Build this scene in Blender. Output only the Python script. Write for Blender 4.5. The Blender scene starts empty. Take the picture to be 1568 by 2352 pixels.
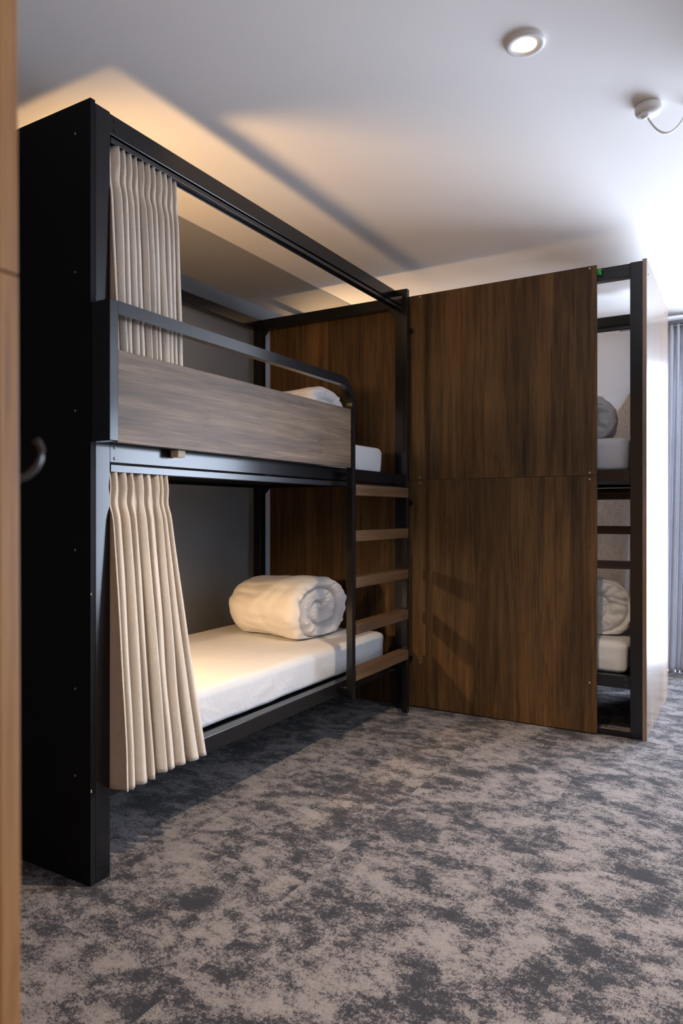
import bpy, bmesh, math, random
from mathutils import Vector, Matrix, noise
random.seed(7)
S = bpy.context.scene
COL = S.collection

# ------------------------------------------------------------------ camera
CAM_H = 1.08
YAW = math.radians(30.3)
cd = bpy.data.cameras.new('camera'); cam = bpy.data.objects.new('camera', cd); COL.objects.link(cam)
cd.sensor_fit = 'HORIZONTAL'; cd.sensor_width = 24.0; cd.lens = 24.0*1615/1568
cam.location = (0, 0, CAM_H); cam.rotation_euler = (math.radians(90), 0, YAW)
cd.dof.use_dof = True; cd.dof.focus_distance = 3.0; cd.dof.aperture_fstop = 5.0
cd.clip_start = 0.02
S.camera = cam

# ------------------------------------------------------------------ world, exposure
EXPOSURE = 0.12
SKY = 19.0
LAMP_E = 66.0          # reading spots
SPOT_E = 150.0          # downlights
w = bpy.data.worlds.new('sky'); S.world = w; w.use_nodes = True
bg = w.node_tree.nodes['Background']
bg.inputs[0].default_value = (0.70, 0.81, 1.0, 1); bg.inputs[1].default_value = SKY
S.view_settings.view_transform = 'Standard'; S.view_settings.look = 'None'
S.view_settings.exposure = EXPOSURE; S.view_settings.gamma = 1.0
S.view_settings.use_curve_mapping = False
S.cycles.use_denoising = True
S.cycles.max_bounces = 10; S.cycles.diffuse_bounces = 6; S.cycles.glossy_bounces = 4
S.cycles.transparent_max_bounces = 8
S.cycles.sample_clamp_indirect = 8.0
S.cycles.caustics_reflective = False; S.cycles.caustics_refractive = False

# room dimensions
XW, XR = -2.722, 3.35          # left / right wall
YB, YF = -3.0, 5.32            # back / far wall
ZC = 2.40                      # ceiling
WX0, WX1, WZ1 = -0.62, 3.05, 2.15   # window opening in the far wall

pl = bpy.data.lights.new('window_portal', 'AREA'); pl.shape = 'RECTANGLE'
pl.size = WX1-WX0; pl.size_y = WZ1; pl.cycles.is_portal = True
po = bpy.data.objects.new('window_portal', pl); COL.objects.link(po)
po.location = ((WX0+WX1)/2, YF+0.16, WZ1/2); po.rotation_euler = (math.radians(-90), 0, 0)

# ------------------------------------------------------------------ helpers
def tag(o, label=None, cat=None, group=None, kind=None):
    if label: o['label'] = label
    if cat: o['category'] = cat
    if group: o['group'] = group
    if kind: o['kind'] = kind
    return o

def thing(name, label, cat, loc, group=None):
    o = bpy.data.objects.new(name, None); COL.objects.link(o)
    o.location = loc; o.empty_display_size = 0.1
    return tag(o, label, cat, group)

def world_loc(p):
    v = Vector((0, 0, 0))
    while p is not None:
        v += p.location; p = p.parent
    return v

def obj(name, bm, mat, parent=None, smooth=False, origin=None):
    """bm holds world coordinates; linked as ONE mesh, origin at `origin` (world) or the parent's."""
    bmesh.ops.recalc_face_normals(bm, faces=bm.faces)
    base = world_loc(parent)
    org = Vector(origin) if origin is not None else base.copy()
    bmesh.ops.translate(bm, verts=bm.verts, vec=-org)
    me = bpy.data.meshes.new(name); bm.to_mesh(me); bm.free()
    mats = mat if isinstance(mat, (list, tuple)) else [mat]
    for m in mats: me.materials.append(m)
    if smooth:
        for p in me.polygons: p.use_smooth = True
    o = bpy.data.objects.new(name, me); COL.objects.link(o)
    o.location = org - base
    if parent is not None: o.parent = parent
    return o

def add_box(bm, lo, hi, bev=0.0, mi=0):
    lo2 = [min(a, b) for a, b in zip(lo, hi)]; hi2 = [max(a, b) for a, b in zip(lo, hi)]
    vs = [bm.verts.new((x, y, z)) for x in (lo2[0], hi2[0]) for y in (lo2[1], hi2[1]) for z in (lo2[2], hi2[2])]
    fs = [bm.faces.new([vs[i] for i in f]) for f in
          ((0, 1, 3, 2), (4, 6, 7, 5), (0, 4, 5, 1), (2, 3, 7, 6), (0, 2, 6, 4), (1, 5, 7, 3))]
    for f in fs: f.material_index = mi
    if bev > 0:
        es = set(e for f in fs for e in f.edges)
        r = bmesh.ops.bevel(bm, geom=list(es), offset=bev, segments=2, affect='EDGES', profile=0.5, clamp_overlap=True)
        for f in r['faces']: f.material_index = mi
    return bm

def box(lo, hi, bev=0.0):
    return add_box(bmesh.new(), lo, hi, bev)

def add_cyl(bm, c, axis, r0, r1, depth, seg=24, caps=True):
    axis = Vector(axis).normalized()
    q = Vector((0, 0, 1)).rotation_difference(axis).to_matrix().to_4x4()
    M = Matrix.Translation(Vector(c)) @ q
    bmesh.ops.create_cone(bm, cap_ends=caps, segments=seg, radius1=r0, radius2=r1, depth=depth, matrix=M)
    return bm

def add_lathe(bm, c, prof, axis=(0, 0, 1), seg=40):
    """prof: list of (r, h) along axis, measured from c"""
    axis = Vector(axis).normalized()
    q = Vector((0, 0, 1)).rotation_difference(axis).to_matrix()
    rings = []
    for r, h in prof:
        if r < 1e-6:
            rings.append([bm.verts.new(Vector(c)+q @ Vector((0, 0, h)))]); continue
        rings.append([bm.verts.new(Vector(c)+q @ Vector((r*math.cos(2*math.pi*i/seg), r*math.sin(2*math.pi*i/seg), h))) for i in range(seg)])
    for a, b in zip(rings, rings[1:]):
        for i in range(seg):
            j = (i+1) % seg
            vs = [a[i % len(a)], a[j % len(a)], b[j % len(b)], b[i % len(b)]]
            u = []
            for v in vs:
                if v not in u: u.append(v)
            if len(u) > 2: bm.faces.new(u)
    return bm

def add_path(bm, pts, half_a, half_b, up=None, round_=False, seg=12, up_fn=None):
    """sweep a rectangle (half_a along `up`, half_b along the side) or a circle along pts"""
    pts = [Vector(p) for p in pts]; rings = []
    n = len(pts)
    for i, p in enumerate(pts):
        t = (pts[min(i+1, n-1)]-pts[max(i-1, 0)]).normalized()
        u = Vector(up) if up is not None else Vector((0, 0, 1))
        if abs(t.dot(u)) > 0.98: u = Vector((1, 0, 0))
        side = t.cross(u).normalized(); u2 = side.cross(t).normalized()
        if round_:
            rings.append([bm.verts.new(p+u2*half_a*math.cos(2*math.pi*k/seg)+side*half_a*math.sin(2*math.pi*k/seg)) for k in range(seg)])
        else:
            rings.append([bm.verts.new(p+u2*a*half_a+side*b*half_b) for a, b in ((1, 1), (1, -1), (-1, -1), (-1, 1))])
    m = len(rings[0])
    for a, b in zip(rings, rings[1:]):
        for k in range(m):
            bm.faces.new([a[k], a[(k+1) % m], b[(k+1) % m], b[k]])
    bm.faces.new(rings[0]); bm.faces.new(rings[-1])
    return bm

# ------------------------------------------------------------------ materials
def nmat(name):
    m = bpy.data.materials.new(name); m.use_nodes = True
    nt = m.node_tree; return m, nt, nt.nodes['Principled BSDF'], nt.nodes['Material Output']

def N(nt, t, **kw):
    n = nt.nodes.new(t)
    for k, v in kw.items(): setattr(n, k, v)
    return n

def L(nt, a, b): nt.links.new(a, b)

def ramp(nt, stops):
    r = N(nt, 'ShaderNodeValToRGB'); e = r.color_ramp.elements
    e[0].position, e[0].color = stops[0][0], (*stops[0][1], 1)
    e[1].position, e[1].color = stops[-1][0], (*stops[-1][1], 1)
    for p, c in stops[1:-1]:
        x = e.new(p); x.color = (*c, 1)
    return r

def math_(nt, op, a, b=None, v=None):
    n = N(nt, 'ShaderNodeMath', operation=op)
    for i, s in enumerate((a, b)):
        if s is None: continue
        if isinstance(s, (int, float)): n.inputs[i].default_value = s
        else: L(nt, s, n.inputs[i])
    return n.outputs[0]

def mixc(nt, fac, a, b, blend='MIX'):
    n = N(nt, 'ShaderNodeMix', data_type='RGBA', blend_type=blend)
    for sock, s in ((n.inputs[0], fac), (n.inputs[6], a), (n.inputs[7], b)):
        if isinstance(s, (int, float)): sock.default_value = s
        elif isinstance(s, tuple): sock.default_value = (*s, 1)
        else: L(nt, s, sock)
    return n.outputs[2]

def mapped(nt, scale, loc=(0, 0, 0), coord='Object'):
    tc = N(nt, 'ShaderNodeTexCoord'); mp = N(nt, 'ShaderNodeMapping')
    L(nt, tc.outputs[coord], mp.inputs[0]); mp.inputs['Scale'].default_value = scale
    mp.inputs['Location'].default_value = loc
    return mp.outputs[0]

def noise_(nt, vec, scale, detail=4, rough=0.5, dist=0.0):
    n = N(nt, 'ShaderNodeTexNoise'); n.inputs['Scale'].default_value = scale
    n.inputs['Detail'].default_value = detail; n.inputs['Roughness'].default_value = rough
    n.inputs['Distortion'].default_value = dist
    if vec is not None: L(nt, vec, n.inputs['Vector'])
    return n.outputs['Fac']

def bump_(nt, h, strength, dist, bsdf):
    b = N(nt, 'ShaderNodeBump'); b.inputs['Strength'].default_value = strength
    b.inputs['Distance'].default_value = dist; L(nt, h, b.inputs['Height']); L(nt, b.outputs[0], bsdf.inputs['Normal'])

def plain(name, col, rough=0.5, metal=0.0, spec=0.5, bump=None, vary=0.0):
    m, nt, b, o = nmat(name)
    b.inputs['Roughness'].default_value = rough; b.inputs['Metallic'].default_value = metal
    b.inputs['Specular IOR Level'].default_value = spec
    v = mapped(nt, (1, 1, 1))
    if vary:
        n = noise_(nt, v, 3.0, 5, 0.6)
        r = ramp(nt, [(0.3, tuple(c*(1-vary) for c in col)), (0.7, tuple(min(1, c*(1+vary)) for c in col))])
        L(nt, n, r.inputs[0]); L(nt, r.outputs[0], b.inputs['Base Color'])
    else:
        b.inputs['Base Color'].default_value = (*col, 1)
    if bump: bump_(nt, noise_(nt, v, bump[0], 3), bump[1], bump[2], b)
    return m

def wood(name, axis, dark, mid, light, rough=0.48, spec=0.32, seed=0.0):
    """walnut-look veneer; grain runs along `axis` (0,1,2)"""
    m, nt, b, o = nmat(name)
    def sc(al, ac):
        s = [ac, ac, ac]; s[axis] = al; return tuple(s)
    off = (seed, seed*1.7, seed*0.6)
    wide = noise_(nt, mapped(nt, sc(0.9, 9), off), 1.0, 4, 0.6, 0.6)
    streak = noise_(nt, mapped(nt, sc(1.6, 38), off), 1.0, 5, 0.65, 0.4)
    fine = noise_(nt, mapped(nt, sc(6, 260), off), 1.0, 3, 0.6)
    knot = noise_(nt, mapped(nt, sc(3.2, 20), (seed+5, 3, 1)), 1.0, 5, 0.7, 1.5)
    f = math_(nt, 'ADD', math_(nt, 'MULTIPLY', wide, 0.32), math_(nt, 'ADD', math_(nt, 'MULTIPLY', streak, 0.40), math_(nt, 'MULTIPLY', fine, 0.28)))
    r = ramp(nt, [(0.36, dark), (0.5, mid), (0.64, light)]); L(nt, f, r.inputs[0])
    kr = ramp(nt, [(0.24, (0.35, 0.33, 0.33)), (0.40, (1, 1, 1))]); L(nt, knot, kr.inputs[0])
    c = mixc(nt, 1.0, r.outputs[0], kr.outputs[0], 'MULTIPLY')
    if axis == 2:
        tc = N(nt, 'ShaderNodeTexCoord'); sp_ = N(nt, 'ShaderNodeSeparateXYZ'); L(nt, tc.outputs['Object'], sp_.inputs[0])
        wn = N(nt, 'ShaderNodeTexWhiteNoise', noise_dimensions='1D')
        L(nt, math_(nt, 'FLOOR', math_(nt, 'DIVIDE', math_(nt, 'ADD', math_(nt, 'ADD', sp_.outputs[0], sp_.outputs[1]), seed), 0.062)), wn.inputs['W'])
        sr = ramp(nt, [(0.0, (0.74, 0.76, 0.78)), (1.0, (1.22, 1.17, 1.10))]); L(nt, wn.outputs['Value'], sr.inputs[0])
        c = mixc(nt, 0.85, c, sr.outputs[0], 'MULTIPLY')
    L(nt, c, b.inputs['Base Color'])
    b.inputs['Roughness'].default_value = rough; b.inputs['Specular IOR Level'].default_value = spec
    bump_(nt, math_(nt, 'ADD', math_(nt, 'MULTIPLY', streak, 0.6), math_(nt, 'MULTIPLY', fine, 0.5)), 0.25, 0.0015, b)
    return m

WD, WM, WL = (0.018, 0.009, 0.0035), (0.080, 0.042, 0.015), (0.165, 0.092, 0.034)
M_wood_v = wood('walnut_veneer_vertical', 2, WD, WM, WL)
M_wood_u = wood('walnut_veneer_upper', 2, WD, WM, WL, seed=11)
M_wood_y = wood('walnut_veneer_along_y', 1, (0.034, 0.022, 0.014), (0.115, 0.076, 0.046), (0.225, 0.158, 0.100), rough=0.42, spec=0.26, seed=3)
M_wood_x = wood('walnut_veneer_along_x', 0, (0.04, 0.022, 0.013), (0.07, 0.040, 0.024), (0.11, 0.065, 0.040), rough=0.4, seed=4)
M_rung = wood('rung_wood', 1, (0.042, 0.022, 0.010), (0.082, 0.043, 0.019), (0.13, 0.070, 0.031), rough=0.5, seed=6)
M_end = wood('end_panel_veneer', 2, (0.10, 0.065, 0.04), (0.19, 0.13, 0.09), (0.28, 0.20, 0.14), rough=0.27, spec=0.7, seed=8)
M_near = wood('near_board_veneer', 2, (0.20, 0.080, 0.024), (0.42, 0.185, 0.060), (0.56, 0.28, 0.10), rough=0.5, seed=9)
M_black = plain('black_powder_coat', (0.007, 0.007, 0.008), 0.18, 0.0, 0.45, (400, 0.06, 0.0004))
M_blackboard = plain('black_laminate', (0.006, 0.006, 0.006), 0.6, 0.0, 0.12)
M_track = plain('curtain_track_metal', (0.018, 0.018, 0.02), 0.24, 0.0, 0.6)
M_screw = plain('screw_steel', (0.55, 0.53, 0.50), 0.35, 0.8)
M_screwd = plain('screw_dark', (0.05, 0.045, 0.04), 0.4, 0.6)
M_wall = plain('grey_wall_paint', (0.205, 0.215, 0.235), 0.75, 0, 0.3, (180, 0.15, 0.001), 0.05)
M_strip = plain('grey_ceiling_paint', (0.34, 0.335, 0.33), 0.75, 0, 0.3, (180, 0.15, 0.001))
M_ceil = plain('white_ceiling_paint', (0.87, 0.84, 0.81), 0.85, 0, 0.2, (150, 0.12, 0.001))
M_white = plain('white_wall_paint', (0.84, 0.845, 0.86), 0.8, 0, 0.3, (150, 0.12, 0.001))
M_plastic = plain('white_plastic', (0.78, 0.76, 0.72), 0.4, 0, 0.5)
M_cork = plain('pale_cardboard', (0.62, 0.52, 0.38), 0.8, 0, 0.3, (300, 0.5, 0.002), 0.15)
M_green = plain('green_tape', (0.02, 0.38, 0.07), 0.5, 0, 0.5)
M_alu = plain('window_frame_aluminium', (0.30, 0.31, 0.33), 0.4, 0.6)
M_shade = plain('pendant_shade_fabric', (0.62, 0.55, 0.46), 0.8, 0, 0.2, (300, 0.3, 0.001))

def fabric(name, col, trans=0.2, rough=0.9, weave=900.0, var=0.12, stretch=(1, 1, 1)):
    m, nt, b, o = nmat(name)
    v = mapped(nt, stretch)
    a = noise_(nt, mapped(nt, (0.25, 0.25, 3.0)), weave*0.35, 3, 0.6)
    c = noise_(nt, mapped(nt, (2.0, 2.0, 0.12)), weave*0.35, 3, 0.6)
    big = noise_(nt, v, 4, 3)
    f = math_(nt, 'ADD', math_(nt, 'MULTIPLY', a, 0.4), math_(nt, 'ADD', math_(nt, 'MULTIPLY', c, 0.4), math_(nt, 'MULTIPLY', big, 0.2)))
    r = ramp(nt, [(0.35, tuple(x*(1-var*1.6) for x in col)), (0.65, tuple(min(1, x*(1+var)) for x in col))])
    L(nt, f, r.inputs[0]); L(nt, r.outputs[0], b.inputs['Base Color'])
    b.inputs['Roughness'].default_value = rough; b.inputs['Specular IOR Level'].default_value = 0.15
    b.inputs['Sheen Weight'].default_value = 0.15
    bump_(nt, f, 0.35, 0.001, b)
    if trans > 0:
        t = N(nt, 'ShaderNodeBsdfTranslucent'); L(nt, r.outputs[0], t.inputs[0])
        mx = N(nt, 'ShaderNodeMixShader'); mx.inputs[0].default_value = trans
        L(nt, b.outputs[0], mx.inputs[1]); L(nt, t.outputs[0], mx.inputs[2]); L(nt, mx.outputs[0], o.inputs[0])
    return m

M_curt = fabric('beige_linen', (0.72, 0.63, 0.525), 0.20)
M_wcurt = fabric('grey_window_curtain', (0.64, 0.64, 0.68), 0.24)
M_burlap = fabric('taupe_textile_wallcovering', (0.50, 0.39, 0.30), 0.0, weave=420, var=0.3)

def sheet_mat(name, col):
    m, nt, b, o = nmat(name)
    v = mapped(nt, (1, 1, 1))
    b.inputs['Base Color'].default_value = (*col, 1); b.inputs['Roughness'].default_value = 0.85
    b.inputs['Specular IOR Level'].default_value = 0.2; b.inputs['Sheen Weight'].default_value = 0.2
    h = math_(nt, 'ADD', noise_(nt, v, 6, 3, 0.45, 1.0), math_(nt, 'MULTIPLY', noise_(nt, v, 30, 2, 0.5, 0.6), 0.08))
    bump_(nt, h, 0.30, 0.03, b)
    return m
M_sheet = sheet_mat('white_cotton_sheet', (0.64, 0.63, 0.635))
M_duvet = sheet_mat('white_cotton_duvet', (0.78, 0.76, 0.75))

def emis(name, col, st):
    m, nt, b, o = nmat(name)
    b.inputs['Base Color'].default_value = (0.8, 0.8, 0.8, 1)
    b.inputs['Emission Color'].default_value = (*col, 1); b.inputs['Emission Strength'].default_value = st
    return m
M_globe = emis('warm_lamp_glass', (1.0, 0.66, 0.34), 12.0)
M_led = emis('downlight_lens', (1.0, 0.80, 0.55), 14.0)

def carpet():
    m, nt, b, o = nmat('mottled_carpet')
    tc = N(nt, 'ShaderNodeTexCoord')
    sep = N(nt, 'ShaderNodeSeparateXYZ'); L(nt, tc.outputs['Object'], sep.inputs[0])
    T = 0.5
    ix = math_(nt, 'FLOOR', math_(nt, 'DIVIDE', math_(nt, 'ADD', sep.outputs[0], 0.13), T))
    iy = math_(nt, 'FLOOR', math_(nt, 'DIVIDE', math_(nt, 'ADD', sep.outputs[1], 0.28), T))
    cmb = N(nt, 'ShaderNodeCombineXYZ'); L(nt, ix, cmb.inputs[0]); L(nt, iy, cmb.inputs[1])
    wn = N(nt, 'ShaderNodeTexWhiteNoise', noise_dimensions='3D'); L(nt, cmb.outputs[0], wn.inputs[0])
    # shift between tiles is kept small for most tiles, so seams only show here and there
    big = math_(nt, 'GREATER_THAN', wn.outputs['Value'], 0.62)
    offs = N(nt, 'ShaderNodeVectorMath', operation='SCALE'); L(nt, wn.outputs['Color'], offs.inputs[0])
    L(nt, math_(nt, 'MULTIPLY', big, 9.0), offs.inputs['Scale'])
    add = N(nt, 'ShaderNodeVectorMath', operation='ADD'); L(nt, tc.outputs['Object'], add.inputs[0]); L(nt, offs.outputs[0], add.inputs[1])
    mp = N(nt, 'ShaderNodeMapping'); L(nt, add.outputs[0], mp.inputs[0]); mp.inputs['Scale'].default_value = (0.95, 1.2, 1)
    mp.inputs['Rotation'].default_value = (0, 0, 0.25)
    a = noise_(nt, mp.outputs[0], 5.4, 9, 0.70, 0.15)
    mid = noise_(nt, mp.outputs[0], 15.0, 8, 0.75, 0.2)
    sp = noise_(nt, tc.outputs['Object'], 210.0, 3, 0.75)
    sp2 = noise_(nt, tc.outputs['Object'], 90.0, 4, 0.8)
    f = math_(nt, 'ADD', math_(nt, 'MULTIPLY', a, 0.54), math_(nt, 'ADD', math_(nt, 'MULTIPLY', mid, 0.46), math_(nt, 'ADD', math_(nt, 'MULTIPLY', sp, 0.36), math_(nt, 'MULTIPLY', sp2, 0.32))))
    r = ramp(nt, [(0.802, (0.022, 0.020, 0.024)), (0.832, (0.075, 0.067, 0.072)), (0.860, (0.195, 0.172, 0.168)), (0.97, (0.26, 0.232, 0.226))]); L(nt, f, r.inputs[0])
    pile = noise_(nt, tc.outputs['Object'], 420.0, 2, 0.6)
    pr_ = ramp(nt, [(0.3, (0.72, 0.72, 0.72)), (0.7, (1.15, 1.15, 1.15))]); L(nt, pile, pr_.inputs[0])
    c = mixc(nt, 1.0, r.outputs[0], pr_.outputs[0], 'MULTIPLY')
    L(nt, c, b.inputs['Base Color'])
    b.inputs['Roughness'].default_value = 0.95; b.inputs['Specular IOR Level'].default_value = 0.1
    b.inputs['Sheen Weight'].default_value = 0.12
    bump_(nt, math_(nt, 'ADD', pile, math_(nt, 'MULTIPLY', sp2, 0.4)), 0.6, 0.004, b)
    return m
M_carpet = carpet()

def glass():
    m, nt, b, o = nmat('window_glass')
    t = N(nt, 'ShaderNodeBsdfTransparent'); g = N(nt, 'ShaderNodeBsdfGlossy'); g.inputs['Roughness'].default_value = 0.02
    mx = N(nt, 'ShaderNodeMixShader'); mx.inputs[0].default_value = 0.05
    L(nt, t.outputs[0], mx.inputs[1]); L(nt, g.outputs[0], mx.inputs[2]); L(nt, mx.outputs[0], o.inputs[0])
    return m
M_glass = glass()

# ------------------------------------------------------------------ room shell
def struct(name, bm, m):
    return tag(obj(name, bm, m, None, origin=(0, 0, 0)), kind='structure')

struct('floor', box((XW-0.1, YB-0.1, -0.1), (XR+0.1, YF+0.15, 0)), M_carpet)
struct('ceiling', box((XW-0.1, YB-0.1, ZC), (XR+0.1, YF+0.15, ZC+0.1)), M_ceil)
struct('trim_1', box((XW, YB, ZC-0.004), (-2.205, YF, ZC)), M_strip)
struct('wall_left', box((XW-0.1, YB-0.1, 0), (XW, YF+0.1, ZC)), M_wall)
struct('wall_right', box((XR, YB-0.1, 0), (XR+0.1, YF+0.1, ZC)), M_white)
struct('wall_back', box((XW, YB-0.1, 0), (XR, YB, ZC)), M_white)
bm = bmesh.new()
add_box(bm, (XW, YF, 0), (WX0, YF+0.1, ZC)); add_box(bm, (WX1, YF, 0), (XR, YF+0.1, ZC))
add_box(bm, (WX0, YF, WZ1), (WX1, YF+0.1, ZC))
struct('wall_far', bm, M_white)
# full-height sliding window
bm = bmesh.new()
add_box(bm, (WX0, YF+0.01, 0), (WX0+0.05, YF+0.09, WZ1), .003); add_box(bm, (WX1-0.05, YF+0.01, 0), (WX1, YF+0.09, WZ1), .003)
add_box(bm, (WX0, YF+0.01, WZ1-0.05), (WX1, YF+0.09, WZ1), .003); add_box(bm, (WX0, YF+0.01, 0), (WX1, YF+0.09, 0.04), .003)
add_box(bm, (1.18, YF+0.01, 0), (1.24, YF+0.09, WZ1), .003)
win = struct('window_1', bm, M_alu)
obj('glass', box((WX0+0.04, YF+0.045, 0.03), (WX1-0.04, YF+0.05, WZ1-0.04)), M_glass, win)
# textile wall covering with a slanting upper edge on the far wall, and a faint raised line above it
def prism(pts, y0, y1):
    bm = bmesh.new()
    a = [bm.verts.new((x, y0, z)) for x, z in pts]; b = [bm.verts.new((x, y1, z)) for x, z in pts]
    bm.faces.new(a); bm.faces.new(b)
    for i in range(len(pts)):
        j = (i+1) % len(pts); bm.faces.new([a[i], a[j], b[j], b[i]])
    return bm
cov = [(-0.60, 2.16), (-0.915, 1.65), (-1.35, 1.42), (-1.60, 1.60), (-2.0, 1.2), (-2.0, 0.0), (-0.60, 0.0)]
struct('trim_2', prism(cov, YF-0.006, YF), M_burlap)
bm = bmesh.new()
for dz in (0.0, -0.13):
    add_path(bm, [(-1.5, YF-0.002, 1.82+dz), (-0.9, YF-0.002, 1.93+dz), (-0.5, YF-0.002, 2.01+dz)], 0.003, 0.002)
struct('trim_3', bm, M_ceil)

# ------------------------------------------------------------------ bunk beds
L_B, D_B, H_B = 2.165, 1.03, 2.268
def bunk(mp, label, root_loc, head_panel=None, foot_panel=None, depth=D_B, floor_rail=False):
    D = depth
    def B(lo, hi, bev=0.002, bm=None):
        a, b = mp(*lo), mp(*hi)
        bm = bm or bmesh.new()
        return add_box(bm, a, b, bev)
    root = thing('bunk_bed', label, 'bunk bed', root_loc)
    P = 0.054
    u0, u1 = 0.018, L_B
    for (ua, va) in ((u0, 0), (u1-P, 0), (u0, D-P), (u1-P, D-P)):
        bm = B((ua, va, 0), (ua+P, va+P, H_B)); obj('post', bm, M_black, root)
    def rail(name, z0, z1, sides):
        for sd in sides:
            if sd == 'front': lo, hi = (u0+P, 0.002, z0), (u1-P, 0.048, z1)
            if sd == 'rear': lo, hi = (u0+P, D-P+0.003, z0), (u1-P, D-0.003, z1)
            if sd == 'head': lo, hi = (u0+0.003, P, z0), (u0+P-0.003, D-P, z1)
            if sd == 'foot': lo, hi = (u1-P+0.003, P, z0), (u1-0.003, D-P, z1)
            obj(name, B(lo, hi), M_black, root)
    rail('top_beam', 2.204, 2.265, ('front', 'rear', 'head', 'foot'))
    rail('middle_rail', 1.227, 1.286, ('front', 'rear', 'head', 'foot'))
    rail('lower_rail', 0.234, 0.292, ('front', 'rear', 'head', 'foot'))
    for z0, z1 in ((2.184, 2.201), (1.200, 1.2235)):
        bm = B((u0+P+0.008, 0.006, z0), (u1-P-0.008, 0.010, z1), 0.0005)
        B((u0+P+0.008, 0.038, z0), (u1-P-0.008, 0.042, z1), 0.0005, bm)
        B((u0+P+0.008, 0.006, z1-0.003), (u1-P-0.008, 0.042, z1), 0.0005, bm)
        obj('curtain_track', bm, M_track, root)
    for z in (1.245, 0.252):
        obj('bed_base', B((u0+P, 0.05, z), (u1-P, D-P, z+0.024)), M_blackboard, root)
    # corner gussets under the foot beams
    for zt in (2.204, 1.227):
        for va, sgn in ((P, 1), (D-P, -1)):
            bm = bmesh.new(); g = 0.055
            tri = [(va, zt), (va+sgn*g, zt), (va, zt-g)]
            a = [bm.verts.new(mp(u1-P+0.006, v, z)) for v, z in tri]; b = [bm.verts.new(mp(u1-P+0.026, v, z)) for v, z in tri]
            bm.faces.new(a); bm.faces.new(b)
            for i in range(3): bm.faces.new([a[i], a[(i+1) % 3], b[(i+1) % 3], b[i]])
            obj('corner_bracket', bm, M_black, root)
    # rail bolts
    out = Vector(mp(0, -1, 0))-Vector(mp(0, 0, 0)); end = Vector(mp(1, 0, 0))-Vector(mp(0, 0, 0))
    for (uu, zs, sd) in ((u0+P+0.02, (1.272, 1.240), 0), (u0+P+0.02, (2.25, 2.222), 0), (u0+P+0.03, (0.25,), 0),
                         (u1-P-0.02, (2.25, 2.22), 1), (u1-P-0.02, (1.275, 1.25), 1), (u1-P-0.02, (0.28, 0.25), 1)):
        for z in zs:
            v = 0.001 if sd == 0 else D-0.002
            bm = add_cyl(bmesh.new(), mp(uu, v, z), out, 0.0055, 0.0045, 0.003, 14)
            obj('bolt', bm, M_screwd if sd else M_track, root)
    # ---------- guard rail (runs down into the ladder)
    G0, G1 = -0.076, -0.046            # out of the front plane
    ug0, ug1 = 0.003, 1.400            # left end of guard; outer ladder rail
    bm = B((ug0, G0, 1.283), (ug0+0.033, -0.001, 1.686))
    rad = 0.105; zt = 1.667; vc = (G0+G1)/2
    pts = [(ug0+0.032, vc, zt), (0.5, vc, zt), (ug1+0.0145-rad, vc, zt)]
    for k in range(1, 11):
        a = math.pi/2*k/10
        pts.append((ug1+0.0145-rad+rad*math.sin(a), vc, zt-rad+rad*math.cos(a)))
    pts += [(ug1+0.0145, vc, 0.9), (ug1+0.0145, vc, 0.224)]
    # rectangular section swept in the front plane: 0.030 deep, 0.038 high / 0.029 wide
    rings = []
    W = [mp(*p) for p in pts]; W = [Vector(p) for p in W]
    for i, p in enumerate(W):
        t = (W[min(i+1, len(W)-1)]-W[max(i-1, 0)]).normalized()
        side = t.cross(out).normalized()
        hw = 0.019 - 0.0045*min(1, max(0, (i-2)/10))
        rings.append([bm.verts.new(p+out*a*0.015+side*b*hw) for a, b in ((1, 1), (1, -1), (-1, -1), (-1, 1))])
    for a, b in zip(rings, rings[1:]):
        for k in range(4): bm.faces.new([a[k], a[(k+1) % 4], b[(k+1) % 4], b[k]])
    bm.faces.new(rings[0]); bm.faces.new(rings[-1])
    B((1.398, -0.05, 1.236), (1.431, 0.0, 1.262), 0.001, bm); B((1.398, -0.05, 0.245), (1.431, 0.0, 0.275), 0.001, bm)
    gr = obj('guard_rail', bm, M_black, root)
    gwood = M_wood_y if abs(end.y) > 0.5 else M_wood_x
    obj('guard_board', B((ug0+0.0335, -0.070, 1.281), (ug1-0.0005, -0.052, 1.548), 0.001), gwood, gr)
    # ---------- ladder
    lad_u = 1.984
    bm = B((lad_u, G0, 0.02), (lad_u+0.030, G1, 2.257))
    B((lad_u, G1, 2.232), (lad_u+0.030, 0.0, 2.257), 0.001, bm)
    B((lad_u, G1, 1.236), (lad_u+0.030, 0.0, 1.262), 0.001, bm); B((lad_u, G1, 0.245), (lad_u+0.03, 0.0, 0.275), 0.001, bm)
    lad = obj('ladder', bm, M_black, root)
    for z in (1.206, 0.994, 0.780, 0.566, 0.354):
        obj('rung', B((1.433, G0-0.003, z-0.050), (lad_u+0.014, G0+0.052, z), 0.002), M_rung if abs(end.y) > .5 else M_wood_x, lad)
    if head_panel is not None:
        hp = obj('end_panel', B((0, 0, 0), (0.0175, D, 2.275), 0.001), head_panel, root)
        hp['label'] = 'black end board'
        for z in (2.187, 1.782, 1.376, 0.969, 0.563, 0.309):
            for vv in (0.064, D-0.07):
                bm = add_cyl(bmesh.new(), mp(-0.0005, vv, z), end, 0.0032, 0.0032, 0.002, 12)
                obj('screw', bm, M_screw, hp)
        for z, r in ((0.27, 0.005), (0.84, 0.0035)):
            bm = bmesh.new(); add_box(bm, mp(0.001, -0.0006, z), mp(0.001+r*0.7, 0.001, z+r*1.8))
            obj('chip', bm, M_cork, hp)['label'] = 'pale chip in the edge of the black board'
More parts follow.
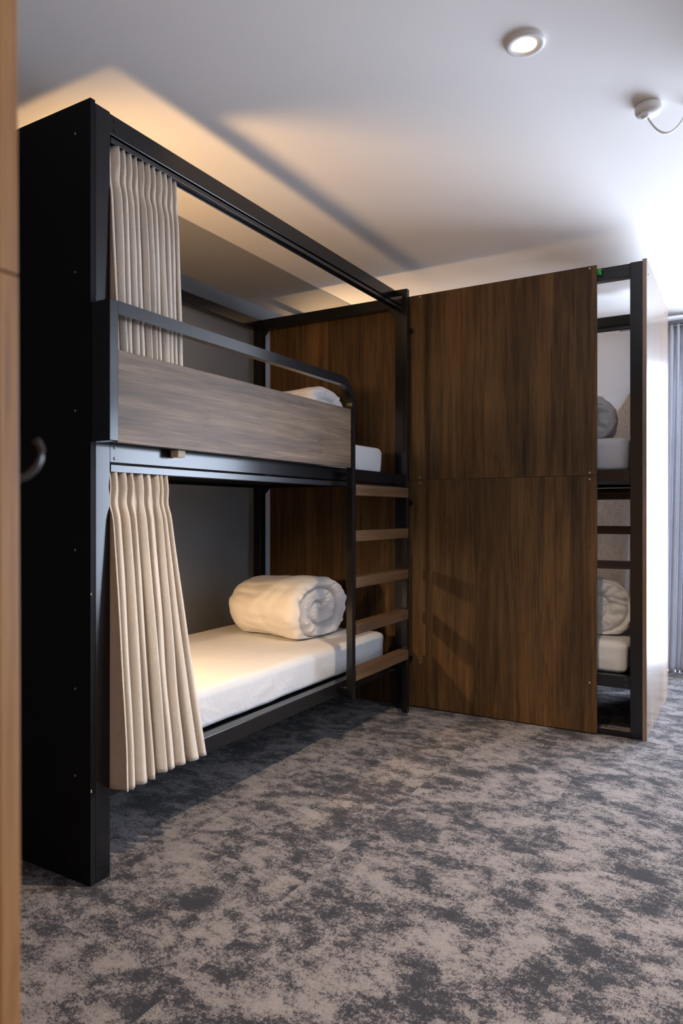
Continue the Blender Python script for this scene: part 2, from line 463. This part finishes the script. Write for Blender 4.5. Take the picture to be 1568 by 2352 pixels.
    if foot_panel is not None:
        fp = obj('end_panel', B((L_B+0.0005, 0, 0), (L_B+0.0195, D, 2.276), 0.001), foot_panel, root)
        for z in (2.215, 1.300, 1.222, 0.064):
            for vv in (0.16, D-0.055):
                bm = add_cyl(bmesh.new(), mp(L_B+0.0198, vv, z), end, 0.004, 0.004, 0.002, 12)
                obj('screw', bm, M_screwd, fp)
    if floor_rail:
        obj('floor_rail', B((u0+P, D-0.03, 0.0), (u1-P, D-0.002, 0.022)), M_black, root)
    return root

XF, YH = -1.646, 1.384
mp1 = lambda u, v, z: (XF-v, YH+u, z)
b1 = bunk(mp1, 'black metal bunk bed with black end board along the grey left wall', (XF-D_B/2, YH+L_B/2, 0), head_panel=M_blackboard)
# small pale block stuck between guard board and middle rail
o = obj('edge_wedge', add_box(bmesh.new(), (-1.640, 1.70, 1.258), (-1.606, 1.735, 1.281), 0.003), M_cork, b1)
o['label'] = 'pale block wedged under the guard board'

XE, D2 = -0.4495, 0.965
YF2 = 3.584 + D2
mp2 = lambda u, v, z: (XE-L_B+u, YF2-v, z)
b2 = bunk(mp2, 'black metal bunk bed clad in dark walnut boards, beyond the first bunk', (XE-L_B/2, YF2-D2/2, 0), foot_panel=M_end, depth=D2, floor_rail=True)
PX0, PX1 = -2.60, -0.652
lo_p = obj('back_panel', box((PX0, 3.565, 0.006), (PX1, 3.583, 1.2565), 0.0008), M_wood_v, b2)
up_p = obj('back_panel', box((PX0, 3.565, 1.258), (PX1, 3.583, 2.277), 0.0008), M_wood_u, b2)
for p_, zs in ((up_p, (1.272, 2.266)), (lo_p, (1.240, 0.250))):
    for z in zs:
        for x in (-1.583, -0.684):
            obj('screw', add_cyl(bmesh.new(), (x, 3.5645, z), (0, 1, 0), 0.0042, 0.0042, 0.002, 14), M_screw, p_)
# black rubber stops between bunk one and the panel
for z in (2.08, 1.13, 0.27):
    obj('bumper', add_cyl(bmesh.new(), (-1.637, 3.556, z), (0, 1, 0), 0.016, 0.013, 0.016, 16), M_black, b1)

# ------------------------------------------------------------------ mattresses
def mattress(lo, hi, seed, label, r=0.034):
    lo, hi = Vector(lo), Vector(hi); c = (lo+hi)/2; h = (hi-lo)/2
    bm = bmesh.new()
    bmesh.ops.create_cube(bm, size=2.0)
    bmesh.ops.subdivide_edges(bm, edges=bm.edges[:], cuts=47, use_grid_fill=True)
    inner = Vector((h.x-r, h.y-r, h.z-r))
    for v in bm.verts:
        q = Vector((v.co.x*h.x, v.co.y*h.y, v.co.z*h.z))
        # concentrate vertices towards edges a little
        k = Vector((max(-inner.x, min(inner.x, q.x)), max(-inner.y, min(inner.y, q.y)), max(-inner.z, min(inner.z, q.z))))
        d = q-k
        n = d.normalized() if d.length > 1e-9 else Vector((0, 0, 1))
        if d.length > 1e-9: q = k+n*r
        p = q+c
        zt = (v.co.z+1)/2
        w_ = 0.0035*noise.noise(Vector((p.x*5, p.y*4, p.z*5+seed)))
        # drag lines of the fitted sheet on the sides, strongest near the corners
        side = max(0.0, 1-abs(v.co.z))*0.6 + 0.4*(1-zt)
        if abs(v.co.x) > 0.9 or abs(v.co.y) > 0.9:
            s_ = (p.y if abs(v.co.x) > 0.9 else p.x)
            w_ += 0.009*side*(1-abs(math.sin(s_*13-p.z*22+3.2*noise.noise(Vector((s_*2.6, p.z*3, seed)))))*1.0)*min(1, max(0, noise.noise(Vector((s_*1.6, seed, 0)))*3+0.6))
            w_ -= 0.010*(1-zt)**2
        elif v.co.z > 0.9:
            w_ += 0.004*noise.noise(Vector((p.x*2.2, p.y*9, seed+4)))
        v.co = p+n*w_ if n.length else p
        if zt < 0.02: v.co.z = max(v.co.z, lo.z)
    o = obj('mattress', bm, M_sheet, None, smooth=True, origin=(c.x, c.y, lo.z))
    return tag(o, label, 'mattress')

mattress((-2.585, 1.50, 0.277), (-1.712, 3.405, 0.437), 1.0, 'white sheeted mattress on the lower berth beside the beige curtain')
mattress((-2.585, 1.50, 1.270), (-1.712, 3.385, 1.425), 2.3, 'white sheeted mattress on the upper berth behind the guard board')
mattress((-2.45, 3.648, 0.277), (-0.525, 4.49, 0.445), 3.1, 'white mattress seen low in the gap between walnut board and black post')
mattress((-2.45, 3.648, 1.270), (-0.515, 4.49, 1.448), 4.4, 'white mattress seen high in the gap between walnut board and black post')

# ------------------------------------------------------------------ rolled duvets
def duvet(c, axis, length, rw, rh, seed, label, groove=0.030, turns=2.3, spin=0.0, tilt=0.0, taper=0.12):
    """rolled duvet; `axis` horizontal unit vector towards the open spiral end, c = centre of its base"""
    ax = Vector(axis).normalized(); up = Vector((0, 0, 1)); sd = up.cross(ax).normalized()
    bm = bmesh.new(); NT, NL, NR = 168, 44, 56
    base = Vector(c)
    def sect(th, f):
        ct, st = math.cos(th), math.sin(th)
        e = 0.86
        x = rw*f*math.copysign(abs(ct)**e, ct); z = rh*f*math.copysign(abs(st)**e, st)
        fl = -rh*0.80
        if z < fl: z = fl+(z-fl)*0.15
        return x, z
    def P(th, f, a):
        x, z = sect(th, f)
        return base+sd*x+ax*a+up*(z+rh*0.83)
    def wr(th, a, f=1.0):
        p = Vector((math.cos(th)*1.3, math.sin(th)*1.3, a*4+seed))
        return 0.020*noise.noise(p*1.3)+0.009*noise.noise(Vector((th*4.0, a*7, seed)))+0.007*abs(noise.noise(Vector((th*2.2+a*3, a*9-th, seed+2))))**0.7*1.6
    body = []
    for i in range(NL+1):
        t = i/NL; a = -length/2+length*t
        f = 1.0
        e0 = min(1.0, t/0.30); f *= 0.55+0.45*math.sqrt(max(0, 1-(1-e0)**2))
        e1 = min(1.0, (1-t)/0.10); f *= 0.93+0.07*math.sqrt(max(0, 1-(1-e1)**2))
        f *= 1-taper*(1-t)
        ring = []
        for j in range(NT):
            th = 2*math.pi*j/NT
            lap = 0.0
            ring.append(bm.verts.new(P(th, f+wr(th, a)/rh*0.55, a)))
        body.append(ring)
    # open end: puffy spiral
    prev = body[-1]; rings = [prev]
    for k in range(1, NR):
        r = 1-k/NR; ring = []
        for j in range(NT):
            th = 2*math.pi*j/NT
            uu = (r*turns - (th+spin)/(2*math.pi)) % 1.0
            g = 1-abs(2*uu-1)**5
            bulge = math.sin(math.pi*uu)**0.5
            e_ = min(1, k/5)
            depth = groove*(0.9*g+0.35*bulge-0.8)*e_
            depth += 0.014*noise.noise(Vector((r*4*math.cos(th), r*4*math.sin(th), seed+8)))*e_
            depth += 0.0045*math.sin(th*17+uu*4+5*noise.noise(Vector((th*2, r*3, seed))))*r*e_*g
            depth -= 0.03*(1-r)**2
            ring.append(bm.verts.new(P(th, r*0.95+0.006, length/2+depth)))
        rings.append(ring)
    for a, b in list(zip(body, body[1:]))+list(zip(rings, rings[1:])):
        for j in range(NT):
            j2 = (j+1) % NT
            bm.faces.new([a[j], a[j2], b[j2], b[j]])
    bm.faces.new(rings[-1])
    # closed far end
    prev = body[0]
    for k in range(1, 8):
        r = 1-k/8; ring = []
        for j in range(NT):
            co = prev[j].co if k == 1 else None
            th = 2*math.pi*j/NT
            ring.append(bm.verts.new(P(th, 0.55*(1-taper)*r, -length/2-0.045*math.sqrt(max(0, 1-r*r)))))
        for j in range(NT):
            j2 = (j+1) % NT; bm.faces.new([prev[j], prev[j2], ring[j2], ring[j]])
        prev = ring
    bm.faces.new(prev)
    o = obj('rolled_duvet', bm, M_duvet, None, smooth=True, origin=tuple(base))
    md = o.modifiers.new('smooth', 'SUBSURF'); md.levels = 1; md.render_levels = 1
    return tag(o, label, 'duvet', 'rolled white duvets on the bunks')

duvet((-2.17, 3.09, 0.443), (1, -0.06, 0), 0.50, 0.235, 0.165, 1.0, 'rolled white duvet with spiral end facing out on the lower berth', spin=2.2, groove=0.045)
duvet((-2.17, 3.12, 1.431), (1, 0.12, 0), 0.50, 0.235, 0.165, 5.0, 'rolled white duvet peeking over the top edge of the guard board', spin=1.0)
duvet((-0.80, 4.02, 0.450), (0.25, -1, 0), 0.50, 0.235, 0.158, 9.0, 'rolled duvet low in the gap beside the walnut board, on the bottom mattress', spin=0.4, groove=0.02)
duvet((-0.885, 4.02, 1.452), (0.1, -1, 0), 0.50, 0.265, 0.135, 13.0, 'rolled duvet high in the gap beside the walnut board, on the top mattress', spin=2.8)

# ------------------------------------------------------------------ curtains
def curtain(name, top, bot, ztop, zbot, nfold, seed, mat, axis='y', amp_t=0.016, amp_b=0.032, header=0.09, pinch=True, bulge=0.0,
            tp=None, bt=None, sway=0.0, parent=None):
    """top/bot: (start, end, plane) at the heading and at the hem"""
    rnd = random.Random(seed)
    def widths():
        w_ = [0.6+rnd.random() for _ in range(nfold)]; s_ = sum(w_); acc = [0]
        for x in w_: acc.append(acc[-1]+x/s_)
        return acc
    pt = tp or widths(); pb = bt or widths()
    ph = [rnd.uniform(0.45, 1.45) for _ in range(nfold)]
    PER, NZ = 16, 60
    bm = bmesh.new(); rows = []
    for iz in range(NZ+1):
        t = iz/NZ
        z = ztop+(zbot-ztop)*t
        row = []
        q = t*t*(3-2*t)*0.6+t*0.4
        am = amp_t+(amp_b-amp_t)*min(1, t*1.15)
        hd = max(0, 1-t*(ztop-zbot)/header)            # 1 at the very top of the heading
        nk = math.exp(-((t*(ztop-zbot)-header)/0.03)**2)  # pinch line below the heading
        for k in range(nfold):
            a = pt[k]+(pb[k]-pt[k])*q; b = pt[k+1]+(pb[k+1]-pt[k+1])*q
            for i in range(PER if k < nfold-1 else PER+1):
                f = i/PER
                s_ = a+(b-a)*f
                wv = math.cos(2*math.pi*f)              # +1 at fold borders, -1 mid
                wv = math.copysign(abs(wv)**0.75, wv)
                lean = 0.22*(b-a)*math.sin(4*math.pi*f)  # omega-like overhang
                s2 = s_+lean*min(1, t*2+0.3)
                wob = 0.006*noise.noise(Vector((s_*9, t*3.2, seed)))
                st = top[0]+(top[1]-top[0])*s2; sb = bot[0]+(bot[1]-bot[0])*s2
                cur = st+(sb-st)*(t**1.45)+sway*math.sin(t*math.pi)*s_
                pl_ = top[2]+(bot[2]-top[2])*(t**0.8)
                off = am*ph[k]*(1-0.55*nk*(1 if pinch else 0))*wv + wob*(0.3+t) + bulge*math.sin(math.pi*t)
                zz = z + (0.006*wv*0.5 if iz == NZ else 0)
                row.append((cur, pl_+off, zz))
        rows.append([bm.verts.new((r[1], r[0], r[2]) if axis == 'y' else (r[0], r[1], r[2])) for r in row])
    for a, b in zip(rows, rows[1:]):
        for i in range(len(a)-1): bm.faces.new([a[i], a[i+1], b[i+1], b[i]])
    org = ((top[2], top[0], ztop) if axis == 'y' else (top[0], top[2], ztop))
    o = obj(name, bm, mat, parent, smooth=True, origin=org)
    so = o.modifiers.new('thick', 'SOLIDIFY'); so.thickness = 0.0022; so.offset = 0
    return o

tag(curtain('bed_curtain', (1.454, 1.748, -1.668), (1.462, 1.738, -1.624), 2.183, 1.31, 11, 3, M_curt, amp_t=0.013, amp_b=0.021, header=0.10,
            tp=[0, .13, .22, .30, .39, .47, .55, .64, .73, .81, .91, 1.0]),
    'gathered beige linen curtain at the upper berth, its foot behind the guard board', 'curtain', 'beige linen bed curtains')
tag(curtain('bed_curtain', (1.454, 1.700, -1.668), (1.450, 1.808, -1.615), 1.199, 0.262, 8, 5, M_curt, amp_t=0.014, amp_b=0.033, header=0.09,
            bt=[0, .09, .19, .36, .49, .58, .69, .86, 1.0]),
    'long beige linen curtain at the lower berth, flaring towards its hem', 'curtain', 'beige linen bed curtains')

# window curtains on the far wall
cr = thing('window_curtain', 'grey full-height pinch-pleated curtain at the far wall by the window', 'curtain', (-0.1, 5.2, 0))
curtain('curtain_panel', (-0.70, -0.24, 5.205), (-0.80, -0.22, 5.205), 2.335, 0.012, 14, 21, M_wcurt, axis='x', amp_t=0.026, amp_b=0.044, header=0.10, parent=cr)
bm = box((-0.80, 5.18, 2.338), (3.2, 5.225, 2.362), 0.002)
obj('curtain_rail', bm, plain('rail_grey', (0.16, 0.16, 0.18), 0.4), cr)
for x in (-0.7, 1.2, 3.1):
    obj('rail_bracket', box((x-0.01, 5.19, 2.36), (x+0.01, 5.215, 2.40)), M_plastic, cr)
c2 = thing('window_curtain', 'matching grey curtain drawn to the other side of the window', 'curtain', (3.1, 5.2, 0))
curtain('curtain_panel', (2.98, 3.28, 5.205), (2.96, 3.28, 5.205), 2.335, 0.012, 8, 22, M_wcurt, axis='x', amp_t=0.022, amp_b=0.040, header=0.10, parent=c2)

# ------------------------------------------------------------------ near board at the left edge of the picture
nb = thing('wooden_partition', 'blurred brown wood board close by at the left edge of the photo', 'board', (-0.4466, 0.31, 0))
NX, NY0, NY1 = -0.4466, 0.3025, 0.318
obj('lower_board', box((-1.5, NY0, 0.0), (NX, NY1, 1.2485), 0.001), M_near, nb)
obj('upper_board', box((-1.5, NY0, 1.2500), (NX, NY1, 2.2), 0.001), M_near, nb)
nb.rotation_euler = (0, -0.0055, 0); nb.location.x += 0.0
bm = bmesh.new()
hp_ = [(-0.470, 0.318, 1.102), (-0.4655, 0.327, 1.1035), (-0.4615, 0.335, 1.107), (-0.4585, 0.3405, 1.113), (-0.4570, 0.3435, 1.120), (-0.4565, 0.344, 1.127), (-0.4575, 0.342, 1.132), (-0.4585, 0.340, 1.1345)]
add_path(bm, hp_, 0.0026, 0.0026, round_=True, seg=12)
obj('hook', bm, plain('hook_metal', (0.05, 0.045, 0.042), 0.35, 0.4), nb, smooth=True)['label'] = 'small dark curved metal hook'

# ------------------------------------------------------------------ ceiling fittings
def downlight(x, y, label, lit_mat, e=1.0):
    t = thing('downlight', label, 'ceiling light', (x, y, ZC), 'round recessed ceiling downlights')
    bm = add_lathe(bmesh.new(), (x, y, ZC), [(0.054, -0.0002), (0.055, -0.007), (0.052, -0.0105), (0.046, -0.0115), (0.032, -0.0095), (0.0295, -0.0045), (0.0295, -0.001)], seg=56)
    obj('trim_ring', bm, M_plastic, t, smooth=True)
    bm = add_lathe(bmesh.new(), (x, y, ZC), [(0.0, -0.0042), (0.0292, -0.0042), (0.0292, -0.0015), (0.0, -0.0015)], seg=48)
    obj('lens', bm, lit_mat, t)
    sl = bpy.data.lights.new('downlight_beam', 'SPOT'); sl.energy = SPOT_E*e; sl.color = (1.0, 0.78, 0.53)
    sl.spot_size = math.radians(118); sl.spot_blend = 1.0; sl.shadow_soft_size = 0.033
    so = bpy.data.objects.new('downlight_beam', sl); COL.objects.link(so); so.parent = t; so.location = (0, 0, -0.02)
downlight(-0.551, 1.966, 'round white recessed downlight, lit, in the ceiling', M_led, 1.35)
for x, y, lab, e_ in ((1.15, 1.966, 'recessed downlight out of frame to the right of the lit one', 0.25), (-0.551, -0.55, 'recessed downlight in the ceiling behind the camera, left side', 0.45),
                  (1.15, -0.55, 'recessed downlight in the ceiling behind the camera, right side', 0.5), (1.15, 3.9, 'recessed downlight nearest the window, out of frame', 0.25)):
    downlight(x, y, lab, M_led, e_)

pn = thing('pendant_lamp', 'white ceiling rose with cord looping away to the right', 'pendant lamp', (-0.292, 2.469, ZC))
bm = add_lathe(bmesh.new(), (-0.292, 2.469, ZC), [(0.0, 0.0), (0.036, 0.0), (0.041, -0.006), (0.041, -0.020), (0.036, -0.030), (0.020, -0.036), (0.0, -0.037)], seg=40)
obj('ceiling_rose', bm, M_plastic, pn, smooth=True)
bm = add_lathe(bmesh.new(), (-0.300, 2.452, ZC-0.030), [(0.0, 0.0), (0.013, 0.0), (0.013, -0.014), (0.009, -0.019), (0.0, -0.020)], seg=24)
obj('cord_grip', bm, M_plastic, pn, smooth=True)
def swag(A_, B_, drop, n=24):
    out = []
    for i in range(n+1):
        t = i/n; p = Vector(A_).lerp(Vector(B_), t); p.z -= drop*4*t*(1-t); out.append(p)
    return out
HK1, HK2 = Vector((-0.180, 2.533, ZC)), Vector((0.03, 2.42, ZC))
bm = add_path(bmesh.new(), swag((-0.292, 2.462, ZC-0.046), HK1-Vector((0, 0, 0.014)), 0.062), 0.0030, 0.0030, round_=True, seg=10)
obj('cord', bm, M_plastic, pn, smooth=True)
bm = add_path(bmesh.new(), swag(HK1-Vector((0, 0, 0.014)), HK2-Vector((0, 0, 0.014)), 0.05), 0.0030, 0.0030, round_=True, seg=10)
obj('cord', bm, M_plastic, pn, smooth=True)
for hk in (HK1, HK2):
    obj('cord_hook', add_cyl(bmesh.new(), hk-Vector((0, 0, 0.008)), (0, 0, 1), 0.006, 0.010, 0.016, 16), M_plastic, pn, smooth=True)
obj('drop_cord', add_path(bmesh.new(), [HK2-Vector((0, 0, 0.01)), HK2-Vector((0, 0, 0.07)), HK2-Vector((0, 0, 0.13))], 0.0030, 0.0030, up=(1, 0, 0), round_=True, seg=10), M_plastic, pn, smooth=True)
bm = add_lathe(bmesh.new(), (HK2.x, HK2.y, 2.09), [(0.15, 0.0), (0.15, 0.19), (0.146, 0.19), (0.146, 0.0), (0.15, 0.0)], seg=48)
add_box(bm, (HK2.x-0.147, HK2.y-0.003, 2.265), (HK2.x+0.147, HK2.y+0.003, 2.271))
obj('lamp_shade', bm, M_shade, pn, smooth=False)

# ------------------------------------------------------------------ reading lamps at the heads of the bunks
def reading_lamp(p, wall_dir, aim, e, size, lab, soft=0.03):
    """p: fixing point on the head board, wall_dir: horizontal unit vector into the bunk, aim: beam direction"""
    p = Vector(p); wd = Vector(wall_dir); aim = Vector(aim).normalized()
    t = thing('reading_lamp', lab, 'lamp', tuple(p), 'spot reading lamps inside the bunks')
    bm = add_cyl(bmesh.new(), p+wd*0.006, wd, 0.030, 0.028, 0.012, 28)
    add_path(bm, [p+wd*0.008, p+wd*0.05, p+wd*0.075+aim*0.005], 0.006, 0.006, round_=True)
    obj('mount', bm, M_black, t)
    c = p+wd*0.08+aim*0.012
    bm = add_lathe(bmesh.new(), c, [(0.0, -0.045), (0.024, -0.043), (0.030, -0.032), (0.032, 0.02), (0.0295, 0.02), (0.0285, -0.025), (0.0, -0.026)], axis=aim, seg=36)
    obj('lamp_shade', bm, M_black, t, smooth=True)
    bm = add_lathe(bmesh.new(), c, [(0.0, 0.008), (0.028, 0.008), (0.028, 0.003), (0.0, 0.003)], axis=aim, seg=28)
    obj('lens', bm, M_globe, t)
    sl = bpy.data.lights.new('reading_beam', 'SPOT'); sl.energy = e; sl.color = (1.0, 0.61, 0.27)
    sl.spot_size = math.radians(size); sl.spot_blend = 0.75; sl.shadow_soft_size = soft
    so = bpy.data.objects.new('reading_beam', sl); COL.objects.link(so); so.parent = t
    so.location = (c+aim*0.025)-p; so.rotation_euler = aim.to_track_quat('-Z', 'Y').to_euler()
reading_lamp((-2.04, YH+0.018, 1.50), (0, 1, 0), (0.0, 1.0, 1), LAMP_E*0.62, 120, 'small black spot lamp tilted up at the head of the upper berth', 0.13)
reading_lamp((-2.16, YH+0.018, 0.98), (0, 1, 0), (0.03, 1.0, -0.88), LAMP_E*0.9, 92, 'small black spot lamp over the head of the lower berth')
reading_lamp((XE-L_B+0.02, 4.10, 1.70), (1, 0, 0), (0.6, 0.25, 1), LAMP_E*0.45, 140, 'small black spot lamp at the head of the clad bunk, upper berth')
reading_lamp((XE-L_B+0.02, 4.10, 0.98), (1, 0, 0), (1.0, 0.1, -0.6), LAMP_E*0.4, 90, 'small black spot lamp at the head of the clad bunk, lower berth')

# ------------------------------------------------------------------ green tape scrap at the top corner of the walnut board
bm = bmesh.new(); rr = random.Random(4); vs = []
for i in range(5):
    vs.append([bm.verts.new((-0.652+0.0015+j*0.0065+rr.uniform(-.001, .001), 3.572+rr.uniform(-.003, .003)+0.006*math.sin(i*2+j), 2.262-i*0.0075-j*0.003)) for j in range(4)])
for a, b in zip(vs, vs[1:]):
    for j in range(3): bm.faces.new([a[j], a[j+1], b[j+1], b[j]])
o = obj('tape_scrap', bm, M_green, None, origin=(-0.652, 3.57, 2.25))
o.modifiers.new('thick', 'SOLIDIFY').thickness = 0.0015
tag(o, 'small crumpled green tape scrap at the top corner of the walnut board', 'tape')
